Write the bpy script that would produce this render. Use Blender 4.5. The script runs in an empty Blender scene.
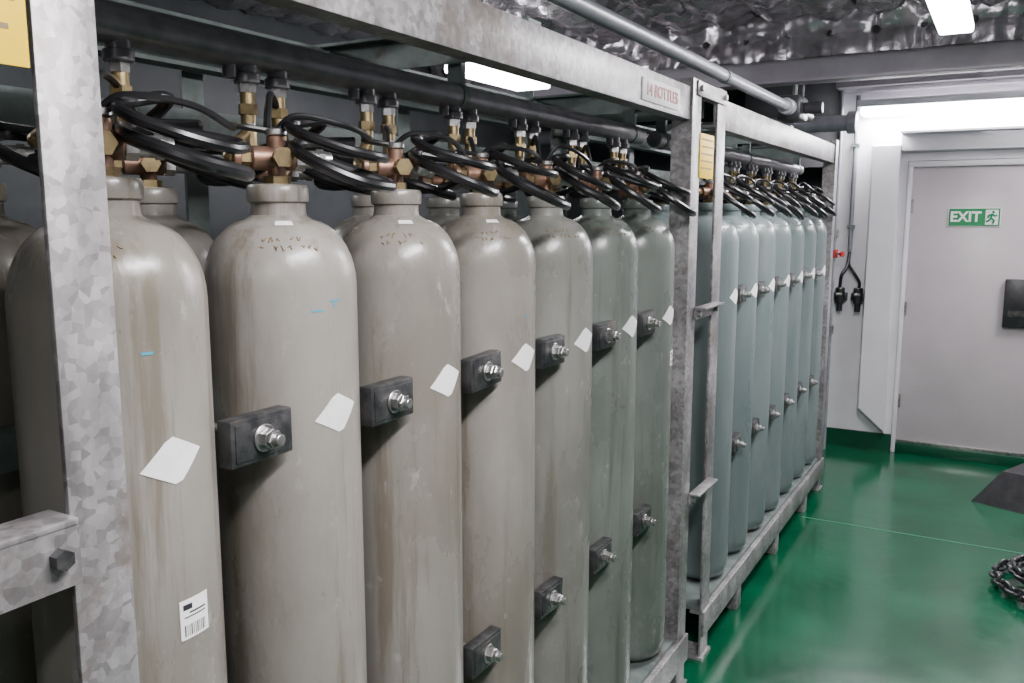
import bpy, bmesh, math, random
from mathutils import Vector, Matrix, noise
random.seed(4)
R=math.radians
# ------------------------------------------------------------------ materials
def newmat(name):
    m=bpy.data.materials.new(name); m.use_nodes=True
    nt=m.node_tree; b=nt.nodes['Principled BSDF']
    return m,nt,b
def mat(name,c1,c2=None,rough=.5,metal=0.,scale=8.,bump=0.,bscale=40.,stretch=(1,1,1),rvar=0.,spec=.5,coat=0.,lo=.35,hi=.7,spots=None,spots2=None,spots3=None,spangle=0.):
    m,nt,b=newmat(name); N=nt.nodes; L=nt.links
    b.inputs['Roughness'].default_value=rough; b.inputs['Metallic'].default_value=metal
    b.inputs['Specular IOR Level'].default_value=spec; b.inputs['Coat Weight'].default_value=coat
    b.inputs['Coat Roughness'].default_value=.15
    mp=N.new('ShaderNodeMapping'); mp.inputs['Scale'].default_value=stretch
    geo=N.new('ShaderNodeNewGeometry'); L.new(geo.outputs['Position'],mp.inputs['Vector'])
    c1=(*c1,1); c2=(*(c2 or c1[:3]),1)
    n=N.new('ShaderNodeTexNoise'); n.inputs['Scale'].default_value=scale; n.inputs['Detail'].default_value=6; n.inputs['Roughness'].default_value=.6
    L.new(mp.outputs[0],n.inputs['Vector'])
    r=N.new('ShaderNodeValToRGB'); r.color_ramp.elements[0].position=lo; r.color_ramp.elements[1].position=hi
    r.color_ramp.elements[0].color=c1; r.color_ramp.elements[1].color=c2
    L.new(n.outputs['Fac'],r.inputs['Fac']); col=r.outputs['Color']
    if spangle:
        vo=N.new('ShaderNodeTexVoronoi'); vo.inputs['Scale'].default_value=spangle; L.new(geo.outputs['Position'],vo.inputs['Vector'])
        sx=N.new('ShaderNodeSeparateColor'); L.new(vo.outputs['Color'],sx.inputs[0])
        mr0=N.new('ShaderNodeMapRange'); mr0.inputs['To Min'].default_value=.62; mr0.inputs['To Max'].default_value=1.12; L.new(sx.outputs[0],mr0.inputs['Value'])
        vm=N.new('ShaderNodeVectorMath'); vm.operation='SCALE'; L.new(col,vm.inputs[0]); L.new(mr0.outputs[0],vm.inputs['Scale']); col=vm.outputs[0]
    for sp in (spots,spots2,spots3):
        if not sp: continue
        sc,thr,c3,st=sp
        mp2=N.new('ShaderNodeMapping'); mp2.inputs['Scale'].default_value=st; L.new(geo.outputs['Position'],mp2.inputs['Vector'])
        n3=N.new('ShaderNodeTexNoise'); n3.inputs['Scale'].default_value=sc; n3.inputs['Detail'].default_value=8; n3.inputs['Roughness'].default_value=.7
        L.new(mp2.outputs[0],n3.inputs['Vector'])
        r3=N.new('ShaderNodeValToRGB'); r3.color_ramp.elements[0].position=thr; r3.color_ramp.elements[1].position=thr+.10
        r3.color_ramp.elements[1].color=(.75,.75,.75,1)
        L.new(n3.outputs['Fac'],r3.inputs['Fac'])
        mx=N.new('ShaderNodeMix'); mx.data_type='RGBA'
        L.new(r3.outputs['Color'],mx.inputs[0]); L.new(col,mx.inputs[6]); mx.inputs[7].default_value=(*c3,1); col=mx.outputs[2]
    L.new(col,b.inputs['Base Color'])
    if rvar:
        mr=N.new('ShaderNodeMapRange'); mr.inputs['To Min'].default_value=max(0,rough-rvar); mr.inputs['To Max'].default_value=rough+rvar
        L.new(n.outputs['Fac'],mr.inputs['Value']); L.new(mr.outputs[0],b.inputs['Roughness'])
    if bump:
        n2=N.new('ShaderNodeTexNoise'); n2.inputs['Scale'].default_value=bscale; n2.inputs['Detail'].default_value=4
        L.new(mp.outputs[0],n2.inputs['Vector'])
        bp=N.new('ShaderNodeBump'); bp.inputs['Strength'].default_value=bump; bp.inputs['Distance'].default_value=.004
        L.new(n2.outputs['Fac'],bp.inputs['Height']); L.new(bp.outputs[0],b.inputs['Normal'])
    return m
def emis(name,c,s):
    m,nt,b=newmat(name); b.inputs['Base Color'].default_value=(.9,.9,.9,1)
    b.inputs['Emission Color'].default_value=(*c,1); b.inputs['Emission Strength'].default_value=s
    return m
SP2=(22,.61,(.36,.345,.32),(1,1,.6)); SP3=(24,.665,(.105,.075,.045),(1,1,.4))
def cp(name,a,b_,dirt): return mat(name,a,b_,rough=.28,scale=3.2,stretch=(1,1,.5),rvar=.09,bump=.14,bscale=90,lo=.38,hi=.62,spots=(2.2,.54,dirt,(6,6,.35)),spots2=SP2,spots3=SP3)
M_b1=cp('cylinder_paint_warm',(.17,.156,.132),(.252,.236,.212),(.13,.11,.08))
M_bm=cp('cylinder_paint_half_floor_tint',(.145,.145,.127),(.215,.215,.193),(.115,.108,.085))  # in-between step: some of the green floor's reflection mixed into the paint colour
M_b2=cp('cylinder_paint_floor_tint',(.115,.133,.117),(.178,.20,.18),(.098,.105,.085))  # green reflected from the floor, put into the paint colour
M_b3=mat('cylinder_paint_bluegrey',(.12,.155,.155),(.175,.21,.21),rough=.30,scale=5,stretch=(1,1,.35),rvar=.08,bump=.1,bscale=90,spots=(2.2,.58,(.115,.13,.125),(6,6,.35)))
M_galv=mat('galvanised_steel',(.20,.19,.195),(.50,.48,.49),rough=.40,metal=.4,scale=9,rvar=.14,bump=.2,bscale=60,stretch=(1,1,.5),spots=(4,.53,(.16,.13,.105),(1,1,1)),spots2=(40,.66,(.6,.58,.6),(1,1,1)),spangle=75)
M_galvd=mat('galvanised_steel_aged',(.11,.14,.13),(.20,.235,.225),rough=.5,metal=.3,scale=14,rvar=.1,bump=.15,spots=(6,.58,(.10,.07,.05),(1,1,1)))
M_pipe=mat('manifold_grey_paint',(.16,.16,.175),(.27,.265,.285),rough=.33,metal=.35,scale=18,bump=.1)
M_pipel=mat('pipe_light_grey',(.24,.25,.28),(.34,.35,.38),rough=.35,metal=.3,scale=12)
M_brass=mat('tarnished_brass',(.36,.28,.14),(.15,.115,.065),rough=.34,metal=.85,scale=30)
M_copper=mat('bronze_valve',(.29,.16,.105),(.13,.09,.07),rough=.42,metal=.6,scale=40,bump=.2)
M_steel=mat('zinc_steel',(.52,.52,.51),(.26,.25,.24),rough=.32,metal=.9,scale=40)
M_rub=mat('black_rubber',(.006,.006,.007),(.013,.013,.014),rough=.3,scale=20)
M_black=mat('black_paint',(.010,.010,.012),(.03,.03,.034),rough=.35,scale=15,bump=.2)
M_clamp=mat('clamp_dark_grey',(.020,.022,.024),(.075,.075,.075),rough=.36,metal=.35,scale=25,bump=.6,bscale=50,spots=(14,.60,(.17,.12,.09),(1,1,1)))
M_label=mat('white_label',(.92,.91,.90),(.72,.70,.68),rough=.5,scale=12,lo=.5,hi=.8)
M_ink=mat('label_ink',(.02,.02,.025),rough=.6)
M_blue=mat('blue_chalk',(.04,.27,.36),rough=.7)
M_stamp=mat('ochre_stamp',(.16,.10,.03),(.24,.19,.12),rough=.6,scale=60)
M_yel=mat('yellow_sign',(.92,.60,.0),(.82,.54,.0),rough=.5,scale=14)
M_white=mat('white_wall_paint',(.70,.68,.72),(.80,.78,.82),rough=.34,scale=3,bump=.08,bscale=25)
M_whited=mat('dimmed_wall_paint',(.05,.055,.06),(.085,.09,.10),rough=.5,scale=3)  # dimness behind the racks put into the wall colour
M_grey=mat('low_bounce_grey_paint',(.14,.14,.15),(.19,.19,.20),rough=.5,scale=3)  # darker grey; keeps bounced light from the right and back walls low
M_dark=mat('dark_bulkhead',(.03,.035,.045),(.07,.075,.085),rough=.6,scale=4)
M_door=mat('door_paint',(.49,.44,.465),(.57,.52,.545),rough=.3,scale=2,bump=.08,bscale=12)
M_beam=mat('ceiling_beam_paint',(.34,.31,.345),(.44,.41,.445),rough=.45,scale=4)
M_green=mat('green_deck_paint',(.0,.048,.02),(.0,.085,.036),rough=.16,scale=2.2,rvar=.08,bump=.35,bscale=9,coat=.12,spots=(7,.62,(.003,.026,.016),(1,1,1)),spots2=(3.3,.66,(.004,.11,.052),(1,1,1)))
M_greenl=mat('green_deck_seam',(.03,.16,.085),(.05,.2,.11),rough=.3,scale=20)
M_greenb=mat('green_trim_paint',(.0,.05,.023),(.0,.07,.032),rough=.35,scale=5)
M_exit=mat('exit_green',(.0,.22,.07),rough=.4)
M_red=mat('red_ink',(.40,.02,.02),rough=.5)
M_foil=mat('insulation_foil',(.36,.325,.35),(.62,.57,.61),rough=.24,metal=.72,scale=9,bump=1.,bscale=20,rvar=.08,spots=(3,.58,(.17,.12,.11),(1,1,1)))
M_lamp=emis('fluorescent_diffuser',(.95,.97,1.0),26)
M_lampw=mat('lamp_housing',(.75,.75,.77),rough=.4)

# ------------------------------------------------------------------ mesh builder
class B:
    def __init__(s,name): s.name=name; s.v=[]; s.f=[]; s.m=[]; s.mats=[]
    def mi(s,m):
        if m not in s.mats: s.mats.append(m)
        return s.mats.index(m)
    def add(s,vs,fs,m):
        o=len(s.v); s.v+= [tuple(v) for v in vs]; i=s.mi(m)
        for f in fs: s.f.append([o+k for k in f]); s.m.append(i)
    def box(s,x0,x1,y0,y1,z0,z1,m,bev=0.,mtx=None):
        bm=bmesh.new(); bmesh.ops.create_cube(bm,size=1)
        for v in bm.verts:
            v.co=Vector(((x0+x1)/2+v.co.x*(x1-x0),(y0+y1)/2+v.co.y*(y1-y0),(z0+z1)/2+v.co.z*(z1-z0)))
        if bev: bmesh.ops.bevel(bm,geom=bm.edges[:],offset=bev,segments=2,affect='EDGES',profile=.5)
        if mtx: bm.transform(mtx)
        bm.verts.index_update()
        s.add([v.co[:] for v in bm.verts],[[v.index for v in f.verts] for f in bm.faces],m); bm.free()
    def lathe(s,prof,m,o=(0,0,0),axis=(0,0,1),seg=32,rot=0.):
        ax=Vector(axis).normalized(); q=Vector((0,0,1)).rotation_difference(ax); o=Vector(o)
        vs=[];fs=[];n=len(prof)
        for r,z in prof:
            for k in range(seg):
                a=2*math.pi*k/seg+rot
                vs.append(o+q@Vector((max(r,1e-5)*math.cos(a),max(r,1e-5)*math.sin(a),z)))
        for i in range(n-1):
            for k in range(seg):
                k2=(k+1)%seg
                fs.append([i*seg+k,i*seg+k2,(i+1)*seg+k2,(i+1)*seg+k])
        fs.append([k for k in range(seg)][::-1]); fs.append([(n-1)*seg+k for k in range(seg)])
        s.add(vs,fs,m)
    def cyl(s,p0,p1,r,m,seg=16,r2=None,bev=0.,rot=0.):
        p0=Vector(p0);p1=Vector(p1);L=(p1-p0).length; r2=r if r2 is None else r2
        pr=[(r-bev,0),(r,bev),(r2,L-bev),(r2-bev,L)] if bev else [(r,0),(r2,L)]
        s.lathe(pr,m,p0,p1-p0,seg,rot)
    def tube(s,pts,r,m,seg=10,sub=6,smooth=True):
        P=[Vector(p) for p in pts]
        if smooth:
            Q=[]
            for i in range(len(P)-1):
                a=P[max(i-1,0)];b=P[i];c=P[i+1];d=P[min(i+2,len(P)-1)]
                for k in range(sub):
                    t=k/sub
                    Q.append(.5*((2*b)+(c-a)*t+(2*a-5*b+4*c-d)*t*t+(-a+3*b-3*c+d)*t**3))
            Q.append(P[-1]); P=Q
        T=(P[1]-P[0]).normalized(); N=T.orthogonal().normalized(); vs=[];fs=[]
        for i,p in enumerate(P):
            t=(P[min(i+1,len(P)-1)]-P[max(i-1,0)]).normalized()
            N=(N-t*N.dot(t)).normalized(); Bn=t.cross(N)
            for k in range(seg):
                a=2*math.pi*k/seg; vs.append(p+(N*math.cos(a)+Bn*math.sin(a))*r)
        for i in range(len(P)-1):
            for k in range(seg):
                k2=(k+1)%seg; fs.append([i*seg+k,i*seg+k2,(i+1)*seg+k2,(i+1)*seg+k])
        fs.append(list(range(seg))[::-1]); fs.append([(len(P)-1)*seg+k for k in range(seg)])
        s.add(vs,fs,m)
    def patch(s,o,r,poly,m,d=.0012):
        us=[p[0] for p in poly]; n=8; u0,u1=min(us),max(us)
        def rng(u):
            zs=[]
            for i in range(len(poly)):
                a=poly[i];b=poly[(i+1)%len(poly)]
                if (a[0]-u)*(b[0]-u)<=1e-12:
                    if abs(a[0]-b[0])<1e-9: zs+= [a[1],b[1]]
                    else: zs.append(a[1]+(b[1]-a[1])*(u-a[0])/(b[0]-a[0]))
            return min(zs),max(zs)
        vs=[];fs=[]
        for i in range(n+1):
            u=u0+(u1-u0)*i/n; u=min(max(u,u0+1e-6),u1-1e-6); lo,hi=rng(u); a=u/r
            for rr in (r+d,r+.0001):
                for z in (lo,hi): vs.append((o[0]+rr*math.cos(a),o[1]+rr*math.sin(a),o[2]+z))
        for i in range(n):
            k=i*4; j=k+4
            fs+=[[k,j,j+1,k+1],[k+2,k+3,j+3,j+2],[k,k+2,j+2,j],[k+1,j+1,j+3,k+3]]
        s.add(vs,fs,m)
    def make(s,parent=None,ang=35,loc=(0,0,0)):
        me=bpy.data.meshes.new(s.name); me.from_pydata(s.v,[],s.f)
        for m in s.mats: me.materials.append(m)
        for p,i in zip(me.polygons,s.m): p.material_index=i; p.use_smooth=True
        bm=bmesh.new(); bm.from_mesh(me); bmesh.ops.recalc_face_normals(bm,faces=bm.faces[:]); bm.to_mesh(me); bm.free()
        me.set_sharp_from_angle(angle=R(ang))
        ob=bpy.data.objects.new(s.name,me); bpy.context.collection.objects.link(ob); ob.location=loc
        if parent: ob.parent=parent
        return ob
def empty(name,loc=(0,0,0)):
    e=bpy.data.objects.new(name,None); bpy.context.collection.objects.link(e); e.location=loc; e.empty_display_size=.1; return e
def text(body,loc,rot,size,m,parent,name='lettering',sx=1.,bold=.02):
    c=bpy.data.curves.new(name,'FONT'); c.body=body; c.size=size; c.align_x='CENTER'; c.align_y='CENTER'; c.extrude=.0008; c.offset=size*bold
    o=bpy.data.objects.new(name,c); bpy.context.collection.objects.link(o)
    bpy.context.view_layer.update()
    me=bpy.data.meshes.new_from_object(o); bpy.data.objects.remove(o)
    o=bpy.data.objects.new(name,me); bpy.context.collection.objects.link(o); me.materials.clear(); me.materials.append(m)
    o.location=loc; o.rotation_euler=rot; o.scale=(sx,1,1)
    if parent: o.parent=parent
    return o

# ------------------------------------------------------------------ dimensions
D=1.10; RB=.13; XF=-D; XR=-D-.335; XM=-1.205; ZB=.215
FX=-.965
Y1=[.775+.333*i for i in range(7)]
Y2=[3.575+.333*i for i in range(7)]
Y0=[.775-.333*i-.82 for i in range(4)]

# ------------------------------------------------------------------ room
b=B('floor'); b.box(-3.6,2.0,-2.5,7.9,-.06,0,M_green)
b.box(-.95,2.0,5.146,5.156,0,.0015,M_greenl); b.box(.9,.912,-2.5,7.0,0,.0015,M_greenl); b.make()
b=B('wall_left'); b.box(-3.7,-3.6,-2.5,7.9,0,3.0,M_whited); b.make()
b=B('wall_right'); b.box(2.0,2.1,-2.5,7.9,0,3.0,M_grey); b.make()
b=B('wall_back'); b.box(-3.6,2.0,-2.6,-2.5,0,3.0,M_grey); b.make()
WY=7.0
DX0,DX1=-.64,.26
b=B('wall_far')
b.box(-1.15,DX0-.035,WY,WY+.12,0,3.0,M_white); b.box(DX1+.035,2.0,WY,WY+.12,0,3.0,M_white); b.box(DX0-.035,DX1+.035,WY,WY+.12,2.175,3.0,M_white)
b.make()
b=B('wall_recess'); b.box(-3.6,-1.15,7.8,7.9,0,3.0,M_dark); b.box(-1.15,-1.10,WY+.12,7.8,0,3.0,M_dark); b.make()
b=B('baseboard_far')
b.box(-1.16,DX0-.035,WY-.02,WY,0,.13,M_greenb); b.box(DX1+.035,2.0,WY-.02,WY,0,.13,M_greenb); b.make()
b=B('baseboard_right'); b.box(1.98,2.0,-2.5,WY-.02,0,.13,M_greenb); b.make()
# door
b=B('door_1')
b.box(DX0,DX1,WY+.0,WY+.05,.09,2.13,M_door,.004)
b.box(DX0-.03,DX0,WY-.03,WY+.06,.0,2.16,M_white,.004); b.box(DX1,DX1+.03,WY-.03,WY+.06,0,2.16,M_white,.004)
b.box(DX0-.029,DX1+.029,WY-.031,WY+.061,2.13,2.17,M_white,.004)
b.box(DX0,DX1,WY-.03,WY+.06,0,.075,M_greenb,.004)
b.box(DX0+.002,DX1,WY-.012,WY+.02,.075,.10,M_steel,.002)
b.box(0.0,.20,WY-.05,WY,1.0,1.34,M_black,.008)
b.box(.03,.17,WY-.056,WY-.05,1.08,1.12,M_clamp)
for z in (.4,1.1,1.85): b.cyl((DX0+.008,WY-.012,z-.05),(DX0+.008,WY-.012,z+.05),.008,M_steel)
b.make()
b=B('trim_cable_cover')
vs=[(-.93,WY,.30),(-.93,WY,2.30),(-.72,WY,2.30),(-.72,WY,.12),(-.90,WY-.14,.34),(-.90,WY-.14,2.28),(-.72,WY-.14,2.28),(-.72,WY-.14,.18)]
b.add(vs,[[0,1,2,3],[4,7,6,5],[0,4,5,1],[3,2,6,7],[1,5,6,2],[0,3,7,4]],M_white)
b.make()
b=B('trim_header'); b.box(-.72,.7,WY-.12,WY,2.24,2.36,M_white,.006); b.box(-.72,.7,WY-.20,WY,2.36,2.375,M_white); b.make()
b=B('trim_upper_ledge'); b.box(-1.15,2.0,WY-.35,WY,2.68,2.80,M_beam,.006); b.make()

# exit sign
ex=empty('exit_sign',(-.225,WY-.006,1.77))
b=B('sign_plate'); b.box(-.165,.165,-.004,.004,-.065,.065,M_label); b.box(-.161,.161,-.006,-.003,-.061,.061,M_exit); b.make(ex)
text('EXIT',(-.055,-.0065,.0),(R(90),0,0),.10,M_label,ex,'lettering',.95,.03)
b=B('running_figure')
b.box(.07,.15,-.0075,-.006,-.052,.052,M_label)
b.lathe([(.009,0),(.009,.002)],M_exit,(.118,-.0076,.036),(0,-1,0),12)
for p in ([(.11,-.0085,.024),(.105,-.0085,-.006)],[(.105,-.0085,-.006),(.125,-.0085,-.022),(.118,-.0085,-.045)],[(.105,-.0085,-.006),(.09,-.0085,-.025),(.075,-.0085,-.03)],[(.112,-.0085,.02),(.13,-.0085,.008),(.143,-.0085,.014)],[(.112,-.0085,.02),(.092,-.0085,.012),(.084,-.0085,-.004)]):
    b.tube(p,.007,M_exit,6,1,False)
b.make(ex)

# quilted foil
def quilt(name,u0,u1,v0,v1,f,cell=.26,amp=.06,res=.026,pins=True):
    nx=max(2,int((u1-u0)/res)); ny=max(2,int((v1-v0)/res)); vs=[];fs=[]
    for j in range(ny+1):
        for i in range(nx+1):
            x=u0+(u1-u0)*i/nx; y=v0+(v1-v0)*j/ny
            u=abs(math.sin(math.pi*x/cell)); v=abs(math.sin(math.pi*y/cell))
            h=amp*(u*v)**.4
            h+=.03*noise.noise(Vector((x*5,y*5,1.3+v0)))+.035*abs(noise.noise(Vector((x*11,y*11,4))))+.018*abs(noise.noise(Vector((x*23,y*23,7))))
            vs.append(f(x,y,h))
    for j in range(ny):
        for i in range(nx):
            a=j*(nx+1)+i; fs.append([a,a+1,a+nx+2,a+nx+1])
    bb=B(name); bb.add(vs,fs,M_foil)
    if pins:
        for i in range(int(u0/cell)-1,int(u1/cell)+2):
            for j in range(int(v0/cell)-1,int(v1/cell)+2):
                x,y=i*cell,j*cell
                if u0<x<u1 and v0<y<v1:
                    p=Vector(f(x,y,.005)); q=Vector(f(x,y,.035)); bb.cyl(p,q,.006,M_black,6); bb.cyl(p,Vector(f(x,y,.02)),.02,M_black,8)
    return bb.make(ang=50)
ceiling=quilt('ceiling',-3.6,2.0,-2.5,7.9,lambda x,y,h:(x,y,2.90-h))
def girder(name,y,z0=2.54,z1=2.9,m=M_beam):
    bb=B(name); bb.box(-3.6,2.0,y-.006,y+.006,z0,z1,m); bb.box(-3.6,2.0,y-.07,y+.07,z0-.012,z0,m,.002); bb.box(-3.6,2.0,y-.03,y-.006,z0,z0+.10,m,.002); return bb.make()
girder('ceiling_beam',5.15,2.53); girder('ceiling_beam',-.6,2.62)
quilt('beam_insulation',-3.55,1.95,2.64,2.88,lambda x,z,h:(x,5.10-h,z),cell=.23,amp=.04,res=.022)
b=B('ceiling_beam'); b.box(-3.6,2.0,5.75,5.90,2.62,2.84,M_beam,.01); b.make()
b=B('ceiling_beam'); b.box(-3.6,2.0,2.16,2.22,2.74,2.9,M_foil,.01); b.make()

# ------------------------------------------------------------------ lamps
def lamp(name,x,y,z,L,along='y',power=60,w=.14,col=(1.,.955,.975),dep=.02):
    e=empty(name,(x,y,z))
    hb=B('housing'); db=B('diffuser')
    if along=='y':
        hb.box(-w/2+.02,w/2-.02,-L/2-.02,L/2+.02,.02,.05,M_lampw,.006)
        db.box(-w/2,w/2,-L/2,L/2,-dep,.022,M_lamp,.012)
        for s in (-L/3,L/3): hb.cyl((0,s,.05),(0,s,2.84-z),.008,M_steel)
    else:
        hb.box(-L/2-.02,L/2+.02,-w/2-.01,w/2+.01,.02,.07,M_lampw,.006)
        db.box(-L/2,L/2,-w/2,w/2,-.035,.02,M_lamp,.02)
    hb.make(e); db.make(e)
    l=bpy.data.lights.new('tube_light','AREA'); l.shape='RECTANGLE'; l.energy=power; l.color=col
    l.size=w if along=='y' else L; l.size_y=L if along=='y' else w
    o=bpy.data.objects.new('tube_light',l); bpy.context.collection.objects.link(o); o.parent=e; o.location=(0,0,-dep-.022)
    return e
lamp('fluorescent_lamp',-.27,3.85,2.60,1.2,'y',60)
lamp('fluorescent_lamp',.10,.95,2.62,1.1,'y',92)
lamp('fluorescent_lamp',.3,-1.2,2.62,1.2,'y',16)
lamp('fluorescent_lamp',-2.42,4.10,2.54,.75,'y',5,.22,dep=.05)
lamp('fluorescent_lamp',-2.9,1.2,2.60,1.2,'y',4)
lamp('fluorescent_lamp',-.12,WY-.14,2.53,1.75,'x',90,.2)
lamp('fluorescent_lamp',.75,6.0,2.60,1.0,'y',35)

# ------------------------------------------------------------------ gas cylinders
DOME=[]
for k in range(1,10):
    t=R(82)*k/9; DOME.append((.044+(RB-.044)*math.cos(t)**.95,1.445+.115*math.sin(t)))
def gas_cylinder(x,y,paint,full=True,stub=.04,rear=False,idx=0,dr=.0):
    g=B('gas_cylinder')
    pr=[(.0,0),(.085,0),(.112,.012),(.126,.035),(RB,.07),(RB,.7),(RB,1.445)]+DOME+[(.0475,1.566),(.046,1.576),(.046,1.588)]
    g.lathe(pr,paint,seg=48)
    g.lathe([(.046,1.586),(.051,1.589),(.052,1.594),(.052,1.612),(.049,1.617),(.03,1.619)],paint,seg=32)
    g.cyl((0,0,1.615),(0,0,1.632),.024,M_brass,6)
    g.cyl((0,0,1.63),(0,0,1.70),.016,M_copper,14,bev=.002)
    u=Vector((.50,.866,0)).normalized(); w=Vector((u.y,-u.x,0)); c=Vector((0,0,1.662))
    g.cyl(c-u*.045,c+u*.03,.0205,M_copper,16,bev=.003)
    g.cyl(c-u*.062,c-u*.045,.015,M_brass,6)
    g.cyl(c-u*.075,c-u*.062,.02,M_copper,12,bev=.002)
    g.cyl(c+u*.03,c+u*.048,.021,M_steel,6,bev=.001)
    g.cyl(c+u*.048,c+u*.07,.016,M_steel,14)
    g.cyl(c+u*.07,c+u*.082,.0185,M_steel,6)
    g.cyl(c,c+w*.035,.014,M_copper,12); g.cyl(c+w*.035,c+w*.047,.018,M_brass,6)
    g.cyl((0,0,1.70),(0,0,1.712),.019,M_steel,16,bev=.002)
    rd=random.uniform
    def loop(start,cen,rr,r,drop,lift,end,arc=(50,15,-25,-70,-115,-160,-205,-240)):
        p=[start]; n=len(arc); ex_=rd(.9,1.1)
        for k,a in enumerate(arc):
            ca,sa=math.cos(R(a)),math.sin(R(a))
            out=(ca*.85+sa*.25)
            z=start.z+.012-drop*(.5+.5*out)+lift*(k/(n-1))**2
            p.append(Vector((cen.x+ca*rr/ex_,cen.y+sa*rr*ex_,z+rd(-.003,.003))))
        p.append(Vector((end.x*.62+.03,end.y*.6+.02,end.z-.03)))
        p.append(end+Vector((0,0,-.035))); p.append(end)
        g.tube(p,r,M_rub,10,6)
    e=Vector((XM-x,stub,1.95-ZB-.02)); cy=.065 if idx==6 else .085
    loop(c+u*.08,Vector((.082+rd(-.008,.008),cy+rd(-.012,.008),0)),.080+rd(-.006,.006),.0108,.06+dr+rd(-.01,.015),.045,e)
    g.cyl(c+u*.07,c+u*.095,.0140,M_steel,12); g.cyl(e+Vector((0,0,-.03)),e,.0135,M_brass,10)
    if not rear:
        s2=c+Vector((-.01,.075,.034)); loop(s2,Vector((.074+rd(-.01,.01),cy+.006+rd(-.015,.012),0)),.072+rd(-.012,.010),.0092,.045+dr+rd(-.02,.01),.03,Vector((XR-x+.05,.09,1.67)),(70,20,-30,-80,-125,-165,-205))
        if idx!=6:
            q=[c+Vector((0,0,.045)),c+Vector((.03,.02,.075+rd(-.01,.02))),c+Vector((.07,.10,.06)),c+Vector((.05,.19,.02+rd(0,.03))),c+Vector((-.02,.26,.05)),c+Vector((0,.333,.045))]
            g.tube(q,.0055,M_rub,8,6)
        q=[c+Vector((-.02,0,.05)),c+Vector((-.06,.05,.10+rd(-.02,.02))),c+Vector((-.12,.13,.09)),c+Vector((-.2,.2,.03)),c+Vector((XR-x,.02,.05))]
        g.tube(q,.0065,M_rub,8,6)
        # rigid brass branch from the manifold drop to the valve body
        g.tube([c-u*.07,c-u*.082+Vector((-.002,.004,.004)),Vector((XM-x+.03,-.02,1.690)),Vector((XM-x+.006,.026,1.712)),Vector((XM-x,.04,1.735))],.0095,M_brass,10,5)
        zd=1.448-ZB; az=-.012+rd(-.003,.003); q1,q2=rd(-.010,-.002),rd(.006,.012); sx=.047
        g.patch((0,0,zd),RB,[(az-sx,q1),(az-.004,.036),(az+sx,q2),(az+.006,-.036)],M_label)
        for row,(k,n) in enumerate(((3,9),(4,6))):
            rr,zz=DOME[k]; a=R(-68+rd(-6,10))
            for i in range(n):
                pts=[]
                for j in range(4):
                    aa=a+j*.018; dz=rd(-.0045,.0045); pts.append(Vector(((rr-dz*.7+.0004)*math.cos(aa),(rr-dz*.7+.0004)*math.sin(aa),zz+dz)))
                if rd(0,1)<.75: g.tube(pts,.0011,M_stamp,4,1,False)
                a+=.085*RB/rr
        if idx in (1,2,3):
            k=7; r0,z0=DOME[k]; r1,z1=DOME[k-1]; a0=R(-50); vs=[];fs=[]
            for i in range(5):
                aa=a0+i*.09
                for rr,zz in ((r0,z0),(r1,z1)): vs.append(((rr+.001)*math.cos(aa),(rr+.001)*math.sin(aa),zz+.0015))
            for i in range(4): fs.append([2*i,2*i+2,2*i+3,2*i+1])
            g.add(vs,fs,M_label)
    return g.make(loc=(x,y,ZB))
P1=[M_b1,M_b1,M_b1,M_b1,M_bm,M_b2,M_b2]  # later cylinders carry the floor's green reflection in their colour
for i,y in enumerate(Y1):
    gas_cylinder(XF,y,P1[i],idx=i,dr=.006*i); gas_cylinder(XR,y,P1[i],stub=.115,rear=True)
for i,y in enumerate(Y2):
    gas_cylinder(XF,y,M_b3,idx=9,dr=.05); gas_cylinder(XR,y,M_b3,stub=.115,rear=True)
for y in Y0: gas_cylinder(XF,y,M_b1,idx=9); gas_cylinder(XR,y,M_b1,stub=.115,rear=True)

def sticker(name,y,parts):
    s=B(name)
    for a,z,w,h,m,d in parts:
        s.patch((0,0,z-ZB),RB,[(a-w/2,-h/2),(a-w/2,h/2),(a+w/2,h/2),(a+w/2,-h/2)],m,d)
    return s.make(loc=(XF,y,ZB))
def lab(az,z,w,h):
    P=[(az,z,w,h,M_label,.0012),(az-w*.25,z+h*.32,w*.3,h*.14,M_ink,.0016),(az+w*.1,z+h*.16,w*.6,h*.04,M_ink,.0016),(az,z+h*.06,w*.75,h*.03,M_ink,.0016)]
    for k in range(11): P.append((az-w*.36+k*w*.07,z-h*.28,w*(.02 if k%3 else .04),h*.28,M_ink,.0016))
    return P
sticker('inspection_label',Y1[0],lab(.008,1.215,.05,.058))
sticker('inspection_label',Y1[6],lab(.02,1.30,.04,.05))
sticker('paint_mark',Y1[1],[(-.045,1.625,.022,.003,M_blue,.0006),(-.01,1.64,.022,.003,M_blue,.0006),(-.012,1.634,.003,.01,M_blue,.0006)])
sticker('paint_mark',Y1[0],[(-.04,1.60,.016,.004,M_blue,.0006)])
sticker('paint_mark',Y1[3],[(.05,1.60,.02,.003,M_blue,.0006),(-.01,1.545,.012,.003,M_blue,.0006)])

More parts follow.
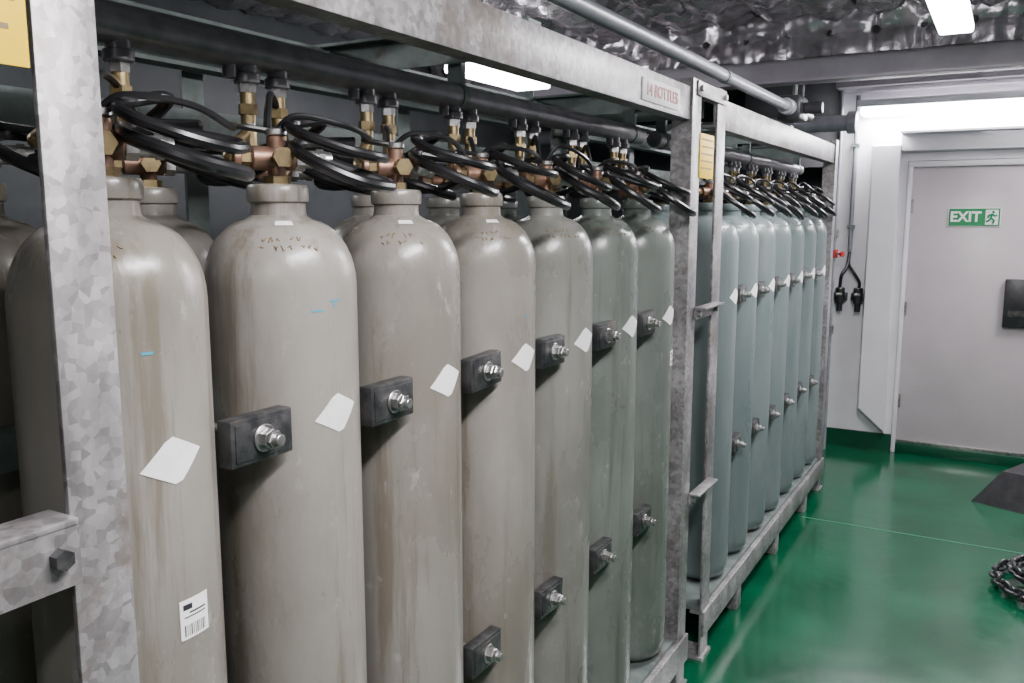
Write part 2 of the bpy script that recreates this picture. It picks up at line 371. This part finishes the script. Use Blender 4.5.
# ------------------------------------------------------------------ racks
def rack(ya,yb,ys,z_top=2.215,ws=(.09,.09)):
    e=empty('cylinder_rack',(0,0,0))
    f=FX; XBk=-1.66; t=.009; zb=2.105
    s=B('frame')
    for xs,sg in ((f,-1),(XBk,1)):
        for side in (1,0):
            w=ws[0] if side else ws[1]; y0=ya if side else yb-w
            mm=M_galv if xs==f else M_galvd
            x0,x1=sorted((xs,xs+sg*t)); s.box(x0,x1,y0,y0+w,0,z_top+.03,mm,.0015)
            ys_=y0+w-t if side else y0
            dd=.03 if side else .075
            x0,x1=sorted((xs+sg*(t-.001),xs+sg*dd)); s.box(x0,x1,ys_+.0004,ys_+t-.0004,0,z_top+.0295,mm)
            s.box(min(xs,xs+sg*.12)-.01,max(xs,xs+sg*.12)+.01,y0-.01,y0+w+.01,0,.012,M_galv)
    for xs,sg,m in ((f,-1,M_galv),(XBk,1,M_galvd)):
        xi=xs+sg*(t+.0005)
        x0,x1=sorted((xi,xi+sg*.009)); s.box(x0,x1,ya+.001,yb-.001,zb,z_top,m,.002)
        xj=xi+sg*.0085
        x0,x1=sorted((xj,xi+sg*.055)); s.box(x0,x1,ya+.002,yb-.002,z_top-.0095,z_top-.0005,m); s.box(x0,x1,ya+.002,yb-.002,zb+.0005,zb+.0095,m)
    n=3
    for k in range(n):
        y=ya+.05+(yb-ya-.1)*k/(n-1)
        s.box(XBk+.011,f-.011,y-.03,y+.03,z_top+.0002,z_top+.008,M_galvd); s.box(XBk+.07,f-.07,y-.004,y+.004,z_top-.07,z_top,M_galvd)
    for z in (.78,1.44,1.98): s.box(XBk+.0095,XBk+.018,ya+.001,yb-.001,z-.04,z+.04,M_galvd)
    for k in (1,2):
        y=ya+(yb-ya)*k/3; s.box(XBk,XBk+.009,y-.03,y+.03,.2,zb,M_galvd)
    for xs,sg in ((f+.012,-1),(XBk-.012,1)):
        x0,x1=sorted((xs,xs+sg*.011)); s.box(x0,x1,ya-.001,yb+.001,.10,.205,M_galv,.002)
        x0,x1=sorted((xs+sg*.0115,xs+sg*.06)); s.box(x0,x1,ya+.001,yb-.001,.190,.1985,M_galv)
    s.box(XBk+.011,f-.011,ya+.01,yb-.01,.2,ZB,M_galvd)
    k=0
    while ya+.55+k*.75<yb-.1:
        y=ya+.55+k*.75
        s.box(f-.07,f+.008,y-.035,y+.035,0,.0995,M_galv,.002); s.box(XBk,XBk+.07,y-.035,y+.035,0,.0995,M_galv,.002); k+=1
    s.make(e)
    c=B('clamp_bars')
    mids=[(a+b_)/2 for a,b_ in zip(ys[:-1],ys[1:])]
    for z in (.775,1.438):
        c.box(-1.2915,-1.2435,ya+.02,yb-.02,z-.03,z+.03,M_galvd,.003)
        for y in mids:
            y=y+random.uniform(-.004,.004); zz=z+random.uniform(-.006,.006)
            xb=-1.016
            mt=Matrix.Translation((xb,y,zz))@Matrix.Rotation(random.uniform(-.05,.05),4,'X')@Matrix.Translation((-xb,-y,-zz))
            c.box(xb,xb+.030,y-.064,y+.064,zz-.037,zz+.037,M_clamp,.003,mt)
            c.box(xb+.029,xb+.032,y-.056,y+.056,zz-.029,zz+.029,M_clamp,.001,mt)
            q=xb+.032
            c.cyl((q,y,zz),(q+.004,y,zz),.022,M_steel,20,bev=.001)
            c.cyl((q+.004,y,zz),(q+.019,y,zz),.0165,M_steel,6,bev=.0015,rot=random.random())
            c.cyl((-1.27,y,zz),(q+.037,y,zz),.0095,M_steel,12,bev=.001)
            c.cyl((q+.020,y,zz),(q+.027,y,zz),.015,M_steel,6,bev=.001,rot=random.random())
    c.make(e)
    m=B('manifold')
    y0,y1=(ya-.02,yb+.03)
    m.cyl((XM,y0,2.070),(XM,y1,2.070),.031,M_pipe,24,bev=.003)
    for y in ys:
        for dy in (.04,.115):
            yy=y+dy
            m.cyl((XM,yy,2.055),(XM,yy,2.022),.019,M_pipe,14)
            m.cyl((XM,yy,2.032),(XM,yy,2.014),.0235,M_pipe,14,bev=.002)
            m.cyl((XM,yy,2.016),(XM,yy,1.998),.016,M_steel,6)
            m.cyl((XM,yy,1.998),(XM,yy,1.945),.0135,M_brass,14)
            m.cyl((XM,yy,1.978),(XM,yy,1.960),.0175,M_brass,6)
            m.cyl((XM,yy,1.950),(XM,yy,1.925),.0125,M_steel,12)
        m.cyl((XM,y,2.05),(XM,y,2.02),.012,M_pipe,12)
    for y in (ya+.06,(ya+yb)/2+.02,yb-.06):
        m.cyl((XM,y-.012,2.070),(XM,y+.012,2.070),.034,M_galvd,20); m.box(XM-.02,XM+.02,y-.01,y+.01,2.09,z_top,M_galvd)
    m.make(e)
    return e
rk=rack(.605,3.015,Y1,ws=(.080,.09))
rack(3.215,5.80,Y2,ws=(.10,.08))
rack(-1.45,.385,Y0)
for z in (.70,1.395):
    g=B('coupling'); x=FX
    g.box(x-.04,x+.020,.33,.604,z+.018,z+.027,M_galv,.002); g.box(x+.011,x+.0195,.33,.603,z-.055,z+.0178,M_galv)
    g.cyl((x+.0195,.575,z-.015),(x+.034,.575,z-.015),.013,M_clamp,6); g.cyl((x+.0005,.575,z-.015),(x+.011,.575,z-.015),.02,M_clamp,12)
    g.make(rk)
    g=B('coupling'); z+=.035
    g.box(x+.001,x+.010,3.0,3.235,z-.02,z+.017,M_galv); g.box(x+.001,x+.045,3.0,3.235,z+.0172,z+.025,M_galv,.002)
    for yy in (3.012,3.223): g.cyl((x+.01,yy,z),(x+.024,yy,z),.011,M_steel,6)
    g.make(rk)
# yellow notices
def notice(y,z,w,h,n,x):
    e=empty('yellow_notice_plate',(x,y,z))
    b=B('plate'); b.box(-.002,.001,-w/2,w/2,-h/2,h/2,M_yel,.0006); b.make(e)
    bb=B('printed_text')
    for k in range(n):
        zz=h/2-.02-k*(h-.03)/n; yy=-w/2+.015
        while yy<w/2-.02:
            l=random.uniform(.008,.022); l=min(l,w/2-.012-yy); bb.box(.001,.0016,yy,yy+l,zz-.003,zz+.003,M_stamp); yy+=l+.006
    bb.make(e)
notice(3.085,1.99,.16,.155,5,FX+.003)
notice(.545,2.05,.10,.215,6,FX+.006)
b=B('notice_strap'); b.box(FX+.0003,FX+.0035,.49,.63,2.13,2.145,M_galv); b.make(rk)
b=B('tie_plate'); b.box(FX+.0005,FX+.007,2.96,3.30,2.19,2.24,M_galv,.002)
for yy in (2.985,3.27): b.cyl((FX+.007,yy,2.215),(FX+.018,yy,2.215),.011,M_steel,6)
b.make(rk)
e=empty('bottle_count_sign',(FX-.007,2.64,2.155))
b=B('plate'); b.box(-.002,.002,-.165,.165,-.034,.034,M_label,.0006); b.make(e)
text('14 BOTTLES',(.0028,0,0),(R(90),0,R(90)),.052,M_red,e,sx=1.02,bold=.012)

# ------------------------------------------------------------------ pipes
b=B('overhead_pipe'); b.cyl((-1.0,-2.3,2.315),(-1.0,4.5,2.315),.024,M_pipel,24,bev=.003); b.cyl((-1.0,4.45,2.315),(-1.0,4.52,2.315),.04,M_pipel,20,bev=.004)
for y in (.2,1.6): b.cyl((-1.0,y,2.34),(-1.0,y,2.86),.006,M_galvd)
for y in (.2,1.6,3.4): b.cyl((-1.0,y-.012,2.315),(-1.0,y+.012,2.315),.028,M_galvd,20)
b.make()
b=B('pipe_valve'); b.box(-1.07,-.95,4.55,4.75,2.26,2.38,M_black,.015); b.cyl((-1.0,4.65,2.38),(-1.0,4.65,2.44),.012,M_black); b.cyl((-1.0,4.75,2.315),(-1.0,5.0,2.315),.03,M_black,16); b.cyl((-.95,4.65,2.32),(-.86,4.65,2.32),.03,M_black,16,bev=.004); b.make()
b=B('cross_pipe'); b.cyl((-3.5,6.3,2.40),(-.98,6.3,2.40),.055,M_pipel,24,bev=.004); b.cyl((-1.0,6.3,2.40),(-.94,6.3,2.40),.075,M_pipel,20,bev=.005); b.cyl((-1.3,6.3,2.44),(-1.3,6.3,2.86),.008,M_steel); b.make()
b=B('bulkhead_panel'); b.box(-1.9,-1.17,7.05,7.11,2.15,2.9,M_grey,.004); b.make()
b=B('conduit'); b.cyl((-1.04,WY-.03,1.52),(-1.04,WY-.03,2.66),.016,M_pipel,12)
for z in (1.7,2.3): b.box(-1.065,-1.015,WY-.05,WY,z-.012,z+.012,M_galvd)
b.make()
b=B('vertical_pipe'); b.cyl((-1.125,6.80,.0),(-1.125,6.80,2.83),.015,M_pipel,12)
for z,m in ((.9,M_steel),(1.47,M_red),(1.62,M_steel)): b.cyl((-1.125,6.80,z),(-1.125,6.80,z+.06),.027,m,10)
b.cyl((-1.125,6.80,1.5),(-1.06,6.76,1.5),.008,M_steel,8); b.cyl((-1.07,6.766,1.5),(-1.055,6.757,1.5),.020,M_red,14)
b.make()
b=B('cable_with_plugs')
b.tube([(-1.04,WY-.03,1.51),(-1.04,WY-.05,1.42),(-1.0,WY-.07,1.36),(-.955,WY-.06,1.28),(-.96,WY-.06,1.22)],.012,M_rub,10,6)
b.tube([(-1.04,WY-.03,1.51),(-1.05,WY-.06,1.40),(-1.08,WY-.08,1.34),(-1.09,WY-.07,1.26),(-1.09,WY-.06,1.22)],.012,M_rub,10,6)
for x in (-.96,-1.09):
    b.cyl((x,WY-.06,1.12),(x,WY-.06,1.24),.035,M_black,14,bev=.006); b.cyl((x,WY-.06,1.06),(x,WY-.06,1.12),.022,M_black,12)
    b.box(x-.05,x+.05,WY-.06,WY,1.14,1.20,M_black,.006); b.cyl((x-.02,WY-.1,1.19),(x+.02,WY-.1,1.19),.012,M_steel,10)
b.make()
b=B('wall_cables')
for i,(x,z) in enumerate(((-.5,2.83),(-.44,2.84),(-.38,2.82))): b.tube([(x,WY-.36,z),(x+.05,WY-.38,z-.08),(x+.16,WY-.38,z-.10),(x+.25,WY-.36,z-.01)],.01,M_rub,8,6)
b.make()
# ------------------------------------------------------------------ machinery at the right
b=B('machinery_base')
vs=[(-.09,5.98,.0),(1.0,5.5,.0),(1.3,6.2,.0),(.12,6.45,.0),(.07,6.05,.20),(1.0,5.65,.22),(1.2,6.1,.22),(.2,6.35,.20)]
b.add(vs,[[0,3,2,1],[4,5,6,7],[0,1,5,4],[1,2,6,5],[2,3,7,6],[3,0,4,7]],M_black)
b.box(.35,.9,5.8,6.1,.21,.55,M_clamp,.02)
b.make()
b=B('steel_chain')
def link(c,ax,ay,L=.036,W=.023,r=.009):
    P=[]
    for k in range(15):
        a=2*math.pi*k/14; P.append(Vector(c)+Vector(ax)*math.cos(a)*L+Vector(ay)*math.sin(a)*W)
    b.tube(P,r,M_black,8,2)
for k in range(70):
    a=2.0+k*.19; rr=.25-.0022*k; x=.30+rr*math.cos(a); y=4.66+rr*math.sin(a)*1.25
    d=Vector((-math.sin(a),math.cos(a),0)); n=Vector((0,0,1)) if k%2 else Vector((d.y,-d.x,0))
    link((x,y,.033+.0014*k),d,n)
b.make()
b=B('deck_winch_foot')
b.box(.66,1.2,4.2,4.8,.0,.03,M_black,.004)
for yy in (4.25,4.7): b.box(.74,1.1,yy,yy+.04,.03,.32,M_black,.01)
b.cyl((.9,4.24,.22),(.9,4.76,.22),.09,M_clamp,24,bev=.01); b.make()

# ------------------------------------------------------------------ world + camera
w=bpy.data.worlds.new('world'); bpy.context.scene.world=w; w.use_nodes=True
w.node_tree.nodes['Background'].inputs[0].default_value=(.55,.6,.7,1); w.node_tree.nodes['Background'].inputs[1].default_value=.02
cam=bpy.data.cameras.new('camera'); co=bpy.data.objects.new('camera',cam); bpy.context.collection.objects.link(co)
cam.sensor_width=36; cam.lens=30.3; cam.clip_start=.02
co.location=(0,0,1.78); co.rotation_euler=(R(90-8.3),0,R(29.8))
bpy.context.scene.camera=co
